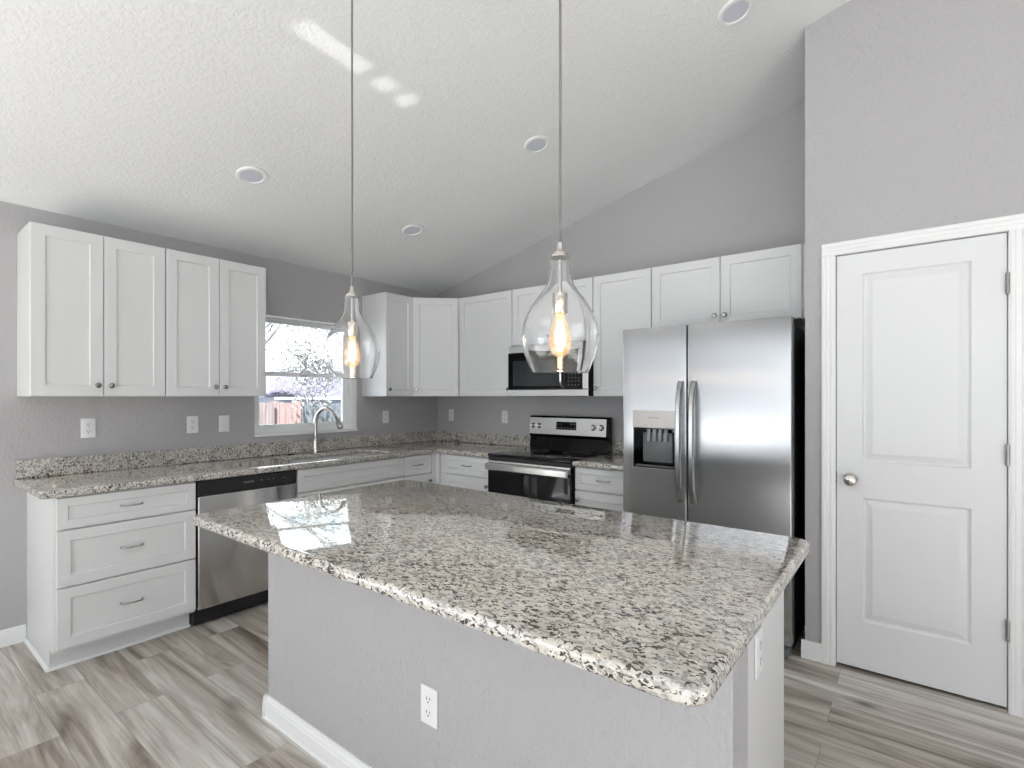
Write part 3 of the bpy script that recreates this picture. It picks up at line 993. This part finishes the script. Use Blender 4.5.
# backguard
t = MB(); t.prism([(-.062, .9185), (-.052, 1.02), (-.072, 1.045), (-.060, 1.190), (-.046, 1.203), (-.006, 1.203), (-.006, .9185)], 0, w, 'YZ')
bgd = t.build('backguard', M['black_glass'], st)
sl = (1.190 - 1.045)
tilt = math.atan2(.012, sl)
face = Matrix.Translation((0, -.0725, 1.0455)) @ Matrix.Rotation(-tilt, 4, 'X')
t = MB(); t.box(.004, w - .018, -.004, -.0005, .0, .144, .0015); bmesh.ops.transform(t.b, matrix=face, verts=t.b.verts)
fp = t.build('control_fascia', M['steel_h'], st)
t = MB(); t.box(.285, .480, -.006, -.0042, .045, .112, .0005); bmesh.ops.transform(t.b, matrix=face, verts=t.b.verts)
ds = t.build('display', M['black_glass'], st)
for i in range(6):
    for j in range(2):
        if (i, j) in ((2, 1), (3, 1)): continue
        x = .30 + i * .032; t = MB().box(x, x + .010, -.0066, -.0061, .058 + j * .032, .062 + j * .032)
        bmesh.ops.transform(t.b, matrix=face, verts=t.b.verts)
        t.build('touch_mark', M['mark_grey'], ds)
for x in (.038, .104, .640, .712):
    t = MB().lathe([(0, 0), (.024, 0), (.0245, .003), (.021, .006), (.0185, .022), (.017, .025), (0, .0255)], (x, -.0042, .072), '-Y', 24)
    bmesh.ops.transform(t.b, matrix=face, verts=t.b.verts)
    kb = t.build('control_knob', M['chrome'], st, smooth=40)
    t = MB().lathe([(0, 0), (.0150, 0), (.0145, .002), (0, .0025)], (x, -.030, .072), '-Y', 20)
    t.box(x - .003, x + .003, -.040, -.0305, .056, .088, .001)
    bmesh.ops.transform(t.b, matrix=face, verts=t.b.verts)
    t.build('knob_cap', M['steel_h'], kb, smooth=40)
for cx, cy, rr in ((.20, -.48, .105), (.57, -.48, .085), (.20, -.21, .08), (.57, -.21, .105)):
    MB().lathe([(rr, .9183), (rr + .003, .9184), (rr + .003, .9181), (rr, .9181)], (cx, cy, 0), 'Z', 40, True).build('burner_ring', M['grey_plastic'], st)

# ---------------------------------------------------------------- microwave
mw = empty('microwave', (1.262, -.002, 1.372), 0, 'stainless over the range microwave below the short wall cabinet', 'microwave')
w, h = .766, .418
MB().box(.002, w - .002, -.372, -.002, .004, h).build('case', M['black'], mw)
MB().box(.0, w, -.398, -.373, .360, h, .003).build('vent_grille', M['steel_h'], mw)
md = MB().box(.0, .560, -.402, -.373, .056, .358, .003).build('door', M['black'], mw)
MB().box(.012, .548, -.4045, -.4022, .062, .352, .001).build('door_glass', M['black_glass'], md)
MB().box(.055, .515, -.4062, -.4046, .085, .290, .0006).build('door_screen', M['micro_glass'], md)
MB().box(.0, w, -.402, -.373, .002, .054, .003).build('bottom_rail', M['steel_h'], mw)
t = MB(); t.tube([(.545, -.404, .075), (.545, -.428, .085), (.545, -.436, .12), (.545, -.438, .20), (.545, -.436, .29), (.545, -.428, .325), (.545, -.404, .335)], .0105, 12)
t.build('door_handle', M['steel_h'], md, smooth=50)
MB().box(.562, .716, -.402, -.373, .056, .358, .002).build('keypad_panel', M['black_glass'], mw)
kp = bpy.data.objects['keypad_panel']
for i in range(4):
    for j in range(6): MB().box(.588 + i * .030, .600 + i * .030, -.4026, -.4019, .085 + j * .028, .091 + j * .028).build('keypad_key', M['key_grey'], kp)
MB().box(.600, .700, -.4027, -.4019, .285, .325).build('clock_display', M['micro_glass'], mw)
MB().box(.718, w, -.402, -.373, .056, .358, .003).build('side_trim', M['steel_h'], mw)
t = MB()
for k in range(5): t.box(.05, w - .05, -.33 + k * .05, -.30 + k * .05, .0005, .0038)
t.build('underside_grille', M['grey_plastic'], mw)

# ---------------------------------------------------------------- refrigerator
fg = empty('refrigerator', (2.500, -.02, 0), 0, 'stainless side by side refrigerator with ice dispenser in the left door', 'refrigerator')
w = .950
FH = 1.757
MB().box(.006, w - .004, -.700, -.010, .02, FH, .004).build('cabinet', M['fridge_side'], fg)
yb, yf2 = -.706, -.780
xsplit = .404
gap = .004


def fridge_door(x0, x1, hole=None):
    z0, z1 = .072, 1.792
    b = bmesh.new()
    if hole:
        hx0, hx1, hz0, hz1 = hole
        xs = [x0, hx0, hx1, x1]; zs = [z0, hz0, hz1, z1]
    else: xs = [x0, x1]; zs = [z0, z1]
    vs = {}
    def V(i, j, y):
        k = (i, j, y)
        if k not in vs: vs[k] = b.verts.new((xs[i], y, zs[j]))
        return vs[k]
    nx, nz = len(xs) - 1, len(zs) - 1
    for i in range(nx):
        for j in range(nz):
            if hole and i == 1 and j == 1: continue
            b.faces.new((V(i, j, yf2), V(i + 1, j, yf2), V(i + 1, j + 1, yf2), V(i, j + 1, yf2)))
            b.faces.new((V(i, j, yb), V(i, j + 1, yb), V(i + 1, j + 1, yb), V(i + 1, j, yb)))
    loop = [(i, 0) for i in range(nx)] + [(nx, j) for j in range(nz)] + [(i, nz) for i in range(nx, 0, -1)] + [(0, j) for j in range(nz, 0, -1)]
    for a, c in zip(loop, loop[1:] + loop[:1]): b.faces.new((V(*a, yf2), V(*a, yb), V(*c, yb), V(*c, yf2)))
    if hole:
        lp = [(1, 1), (2, 1), (2, 2), (1, 2)]
        for a, c in zip(lp, lp[1:] + lp[:1]): b.faces.new((V(*a, yf2), V(*c, yf2), V(*c, yb), V(*a, yb)))
    bmesh.ops.recalc_face_normals(b, faces=b.faces[:])
    # soft vertical edges of the door skin
    es = [e for e in b.edges if abs(e.verts[0].co.y - yf2) < 1e-6 and abs(e.verts[1].co.y - yf2) < 1e-6 and (abs(e.verts[0].co.x - e.verts[1].co.x) < 1e-6) and (abs(e.verts[0].co.x - x0) < 1e-6 or abs(e.verts[0].co.x - x1) < 1e-6)]
    bmesh.ops.bevel(b, geom=es, offset=.007, segments=4, affect='EDGES', profile=.5)
    return MB().add(b)


hole = (.072, .334, .936, 1.180)
fd1 = fridge_door(.0, xsplit - gap / 2, hole).build('freezer_door', M['steel'], fg, smooth=30)
fd2 = fridge_door(xsplit + gap / 2 + .003, w, None).build('fridge_door', M['steel'], fg, smooth=30)


def fridge_handle(parent, x):
    zs = (.748, 1.462); N = 24
    b = bmesh.new(); rows = []
    for k in range(N + 1):
        u = k / N; z = zs[0] + (zs[1] - zs[0]) * u
        bow = .050 * (1 - (2 * u - 1) ** 4) ** .8 if 0 < u < 1 else 0
        y = yf2 - .004 - bow
        hw, th = .0165, .016 if 0 < k < N else .012
        rows.append([b.verts.new(p) for p in ((x - hw, y, z), (x - hw * .6, y - th * .55, z), (x + hw * .6, y - th * .55, z), (x + hw, y, z), (x + hw, y + th * .55, z), (x - hw, y + th * .55, z))])
    for a, c in zip(rows, rows[1:]):
        for k in range(6): b.faces.new((a[k], a[(k + 1) % 6], c[(k + 1) % 6], c[k]))
    b.faces.new(rows[0][::-1]); b.faces.new(rows[-1])
    bmesh.ops.recalc_face_normals(b, faces=b.faces[:])
    m = MB().add(b)
    for z in (zs[0] + .008, zs[1] - .038): m.box(x - .012, x + .012, yf2 - .022, yf2 - .0005, z, z + .03, .003)
    return m.build('door_handle', brushed('handle_steel', (0, 0, 1), (.42, .42, .42), .22, .5, (900, 900, 6)) if 'handle' not in M else M['handle'], parent, smooth=50)


fridge_handle(fd1, xsplit - .034)
fridge_handle(fd2, xsplit + .042)
# dispenser
dp = MB()
dp.box(hole[0] - .004, hole[1] + .004, yf2 - .004, yf2 - .0005, 1.180, 1.286, .0015)
dp = dp.build('dispenser_panel', M['panel_beige'], fd1)
logo('FRIGIDAIRE', .0135, dp, ((hole[0] + hole[1]) / 2, yf2 - .0042, 1.238), M['mark_dark'])
for x in (.15, .185): MB().box(x, x + .010, yf2 - .0045, yf2 - .0039, 1.196, 1.199).build('dispenser_mark', M['mark_dark'], dp)
t = MB()
x0, x1, z0, z1 = hole
t.box(x0 + .001, x0 + .006, yb, yf2 + .002, z0 + .001, z1 - .001).box(x1 - .006, x1 - .001, yb, yf2 + .002, z0 + .001, z1 - .001)
t.box(x0 + .006, x1 - .006, yb, yf2 + .002, z0 + .001, z0 + .006).box(x0 + .006, x1 - .006, yb, yf2 + .002, z1 - .006, z1 - .001).box(x0 + .001, x1 - .001, yb - .003 + .0005, yb + .004, z0 + .001, z1 - .001)
rc = t.build('dispenser_recess', M['black_glass'], fd1)
t = MB(); t.box(x0 + .04, x1 - .03, yb - .028, yb - .012, z0 + .03, z1 - .03, .008, 3)
t.build('paddle', M['grey_plastic'], rc, smooth=40)
cg = simple('chute_grey', (.34, .35, .36), .2)
for k in range(4):
    xx = x0 + .075 + k * .036; MB().box(xx, xx + .022, yb - .048, yb - .0285, z1 - .085, z1 - .008, .004).build('ice_chute', cg, rc, smooth=40)
MB().box(x0 + .008, x1 - .008, yf2 + .006, yb - .03, z0 + .0065, z0 + .014, .002).build('drip_tray', M['grey_plastic'], rc)
t = MB(); t.box(x0 - .004, x1 + .004, yf2 - .004, yf2 - .0005, z0 - .007, z0 + .0, .0012).box(x0 - .004, x0 + .0, yf2 - .004, yf2 - .0005, z0, z1).box(x1, x1 + .004, yf2 - .004, yf2 - .0005, z0, z1)
t.build('dispenser_rim', M['steel_h'], fd1)
t = MB(); t.box(.012, w - .012, -.745, -.702, .004, .066, .004)
for k in range(12): t.box(.05 + k * .07, .10 + k * .07, -.7465, -.744, .03, .04)
t.build('base_grille', M['grey_plastic'], fg)
for x in (.03, w - .10): MB().box(x, x + .07, -.770, -.640, FH + .001, FH + .022, .004).build('hinge_cover', M['fridge_side'], fg)
for x in (.02, w - .065): MB().box(x, x + .045, -.79, -.746, .0, .052, .004).build('roller_foot', M['grey_plastic'], fg)

# ================================================================ island
IX0, IX1, IY0, IY1 = 1.732, 3.683, -2.990, -1.908
il = empty('kitchen_island', (2.70, -2.40, 0), 0, 'kitchen island with textured grey half wall and white cabinets behind', 'island')
ox, oy = -2.70, -2.40


def isl(m, name, mt, **k):
    o = m.build(name, mt, il, **k); o.location = (ox, -oy, 0); return o


isl(MB().box(1.763, 3.653, -2.700, -2.576, 0, CZ0 - .0005, .003, 2), 'half_wall', M['wall_rough'])
t = MB()
t.prism([(-2.575, 0), (-2.03, 0), (-2.03, .105), (-1.965, .105), (-1.965, CZ0 - .0005), (-2.575, CZ0 - .0005)], 1.80, 3.60, 'YZ')
isl(t, 'cabinet_body', M['white'])
isl(MB().box(3.6005, 3.617, -2.575, -1.962, 0, CZ0 - .0005, .001, 1), 'end_panel', M['white'])
isl(MB().box(1.784, 1.7995, -2.575, -1.962, 0, CZ0 - .0005, .001, 1), 'end_panel', M['white'])
for k in range(4):
    x0 = 1.80 + k * .45
    t = MB().shaker(-x0 - .447, -x0 - .003, .122, .868, 0, DT)
    bmesh.ops.transform(t.b, matrix=Matrix.Translation((0, -1.9635, 0)) @ Matrix.Rotation(pi, 4, 'Z'), verts=t.b.verts)
    dd = isl(t, 'door', M['white'])
    kx = x0 + (.42 if k % 2 == 0 else .03)
    kk = knob(dd, 0, 0, 0); kk.location = (kx, -1.9635 + DT, .80); kk.rotation_euler = (0, 0, pi)
bb = baseboard('baseboard', (3.655, -2.700), (1.747, -2.700), .098, il); bb.location = Vector(bb.location) + Vector((ox, -oy, 0))
bb = baseboard('baseboard', (1.763, -2.718), (1.763, -2.576), .098, il); bb.location = Vector(bb.location) + Vector((ox, -oy, 0)) ; bb.rotation_euler = (0, 0, radians(90))

ic = empty('island_countertop', (2.70, -2.45, CZ0), 0, 'large speckled granite slab on the kitchen island', 'countertop')
cx, cy = (IX0 + IX1) / 2, (IY0 + IY1) / 2
poly = [(cx + a, cy + b_) for a, b_ in rrect((IX1 - IX0) / 2 + .004, (IY1 - IY0) / 2 + .004, .05, 8)]
t = MB().prism(poly, CZ0, CZ1, 'XY', .011, 4)
o = t.build('slab', M['granite'], ic, smooth=40); o.location = (-2.70, 2.45, -CZ0)


# ================================================================ outlets and switches
def outlet(loc, rz, label, kind='outlet'):
    """faces -Y at rz = 0"""
    r = empty('light_switch' if kind == 'switch' else 'wall_outlet', loc, rz, label, 'switch' if kind == 'switch' else 'outlet', 'white wall plates')
    MB().box(-.036, .036, -.0065, -.0005, -.059, .059, .003, 3).build('cover_plate', M['plate'], r, smooth=40)
    if kind == 'switch':
        t = MB(); t.prism([(-.0085, -.034), (-.0066, -.034), (-.0066, .034), (-.0115, .034)], -.0165, .0165, 'YZ', .0008)
        t.build('rocker', M['plate'], r)
        MB().lathe([(0, 0), (.003, 0), (.0025, .0012), (0, .0015)], (0, -.0065, .048), '-Y', 10).build('screw', M['plate'], r)
    else:
        for z in (.0205, -.0205):
            rr = MB()
            pl = [(.0165 * cos(a), .0145 * sin(a)) for a in [radians(x) for x in range(0, 360, 15)]]
            pl = [(max(-.0155, min(.0155, x)), y + z) for x, y in pl]
            rr.prism(pl, -.0085, -.0064, 'XZ')
            q = rr.build('receptacle', M['plate'], r)
            t = MB(); t.box(-.0075, -.0050, -.0089, -.0084, z - .001, z + .009).box(.0050, .0075, -.0089, -.0084, z + .0005, z + .008)
            t.lathe([(0, 0), (.0028, 0), (.0028, .0005), (0, .0005)], (0, -.0084, z - .0075), '-Y', 10)
            t.build('slots', M['dark'], q)
        MB().lathe([(0, 0), (.003, 0), (.0025, .0012), (0, .0015)], (0, -.0065, 0), '-Y', 10).build('screw', M['plate'], r)
    return r


outlet((0, -2.911, 1.180), LEFT, 'white double outlet under the far left wall cabinet')
outlet((0, -2.339, 1.177), LEFT, 'white double outlet beside the light switch, under the wall cabinet')
outlet((0, -2.131, 1.175), LEFT, 'white rocker light switch just left of the window', 'switch')
outlet((0, -.680, 1.178), LEFT, 'white wall plate right of the window, under the narrow cabinet')
outlet((.205, 0, 1.180), 0, 'white wall plate on the stove wall nearest the corner')
outlet((.909, 0, 1.178), 0, 'white wall plate on the stove wall just left of the stove')
outlet((2.765, -2.700, .418), 0, 'white double outlet low on the island half wall')
outlet((3.617, -2.325, .695), LEFT, 'white outlet on the end panel of the island')


# ================================================================ pendant lamps
def pendant(loc_x, y, zb, label):
    """zb: bottom rim of the glass; hangs from the sloped ceiling"""
    H = .312; top = zb + H; cz = zc(loc_x)
    r = empty('pendant_lamp', (loc_x, y, zb), 0, label, 'lamp', 'glass pendant lamps over the island')
    k = H / .354
    # teardrop of clear glass, open at the foot
    prof = [(.0735, .000), (.0765, .003), (.083, .016), (.0905, .034), (.0985, .056), (.1035, .080), (.1045, .104), (.1005, .128), (.0920, .1515), (.0800, .175), (.0640, .199), (.0485, .219), (.0385, .2345), (.0315, .2525), (.0278, .280), (.0258, .309)]
    n = len(prof); inner = []
    th = .0028
    for i, (a, z) in enumerate(prof):
        p, q = prof[max(0, i - 1)], prof[min(n - 1, i + 1)]
        tx, tz = q[0] - p[0], q[1] - p[1]; ln = math.hypot(tx, tz)
        inner.append((a - tz / ln * th, z + tx / ln * th * .6))
    g = MB().lathe(prof + inner[::-1], (0, 0, 0), 'Z', 56, True).build('glass_shade', M['glass'], r, smooth=60)
    MB().lathe([(0, .317), (.0235, .317), (.0262, .315), (.0266, .311), (.0255, .3095), (0, .3095)][::-1], (0, 0, 0), 'Z', 32).build('shade_collar', M['nickel'], r, smooth=40)
    MB().lathe([(0, .3172), (.0205, .3172), (.0195, .322), (.0120, .327), (.0085, .333), (.0075, .345), (.0050, .352), (.0, .353)], (0, 0, 0), 'Z', 24).build('cap', M['nickel'], r, smooth=40)
    MB().lathe([(.0055, .212), (.0055, .304)], (0, 0, 0), 'Z', 16).build('stem', M['nickel'], r, smooth=60)
    MB().lathe([(0, .214), (.019, .214), (.0205, .211), (.0205, .162), (.0195, .160), (.0, .160)], (0, 0, 0), 'Z', 28).build('socket', M['nickel'], r, smooth=40)
    b = MB().lathe([(.0125, .1595), (.0135, .150), (.019, .135), (.027, .112), (.0315, .090), (.0305, .070), (.0235, .052), (.012, .043), (0, .041)], (0, 0, 0), 'Z', 32).build('bulb', M['bulb_glass'], r, smooth=60)
    MB().lathe([(0, .142), (.006, .140), (.0105, .122), (.0145, .098), (.0145, .084), (.010, .068), (.004, .058), (0, .057)], (0, 0, 0), 'Z', 20).build('filament', M['filament'], b, smooth=60)
    zt = cz - zb
    MB().tube([(0, 0, .352), (.0006, 0, .352 + (zt - .36) * .3), (-.0006, 0, .352 + (zt - .36) * .65), (0, 0, zt - .012)], .0036, 8).build('cord', M['cord'], r, smooth=60)
    cn = MB().lathe([(0, 0), (.060, 0), (.060, -.016), (.050, -.024), (.010, -.027), (0, -.027)], (0, 0, 0), 'Z', 32).build('canopy', M['nickel'], r, smooth=40)
    cn.location = (0, 0, zt - .0015); cn.rotation_euler = (0, -math.atan(SL), 0)
    return r


pendant(2.249, -2.620, 1.4425, 'glass teardrop pendant hanging before the window, further from the camera')
pendant(3.188, -2.620, 1.4375, 'glass teardrop pendant hanging before the microwave, nearer the camera')


# ================================================================ recessed ceiling lights
def ceiling_light(x, y, label):
    r = empty('ceiling_light', (x, y, zc(x)), 0, label, 'light', 'recessed ceiling lights')
    r.rotation_euler = (0, -math.atan(SL), 0)
    MB().lathe([(.084, -.0005), (.0845, -.006), (.080, -.012), (.066, -.013), (.060, -.008), (.058, -.0005)], (0, 0, 0), 'Z', 48).build('trim_ring', M['trim'], r, smooth=40)
    MB().lathe([(0, -.008), (.0595, -.0075), (.0595, -.002), (0, -.002)], (0, 0, 0), 'Z', 40).build('lens', M['light_lens'], r, smooth=40)
    return r


ceiling_light(.896, -2.356, 'round recessed ceiling light above the left wall cabinets')
ceiling_light(.891, -1.121, 'round recessed ceiling light near the window corner, farthest from the camera')
ceiling_light(2.079, -1.145, 'round recessed ceiling light beside the nearer pendant cord')
ceiling_light(3.262, -1.147, 'round recessed ceiling light at the top edge above the refrigerator')
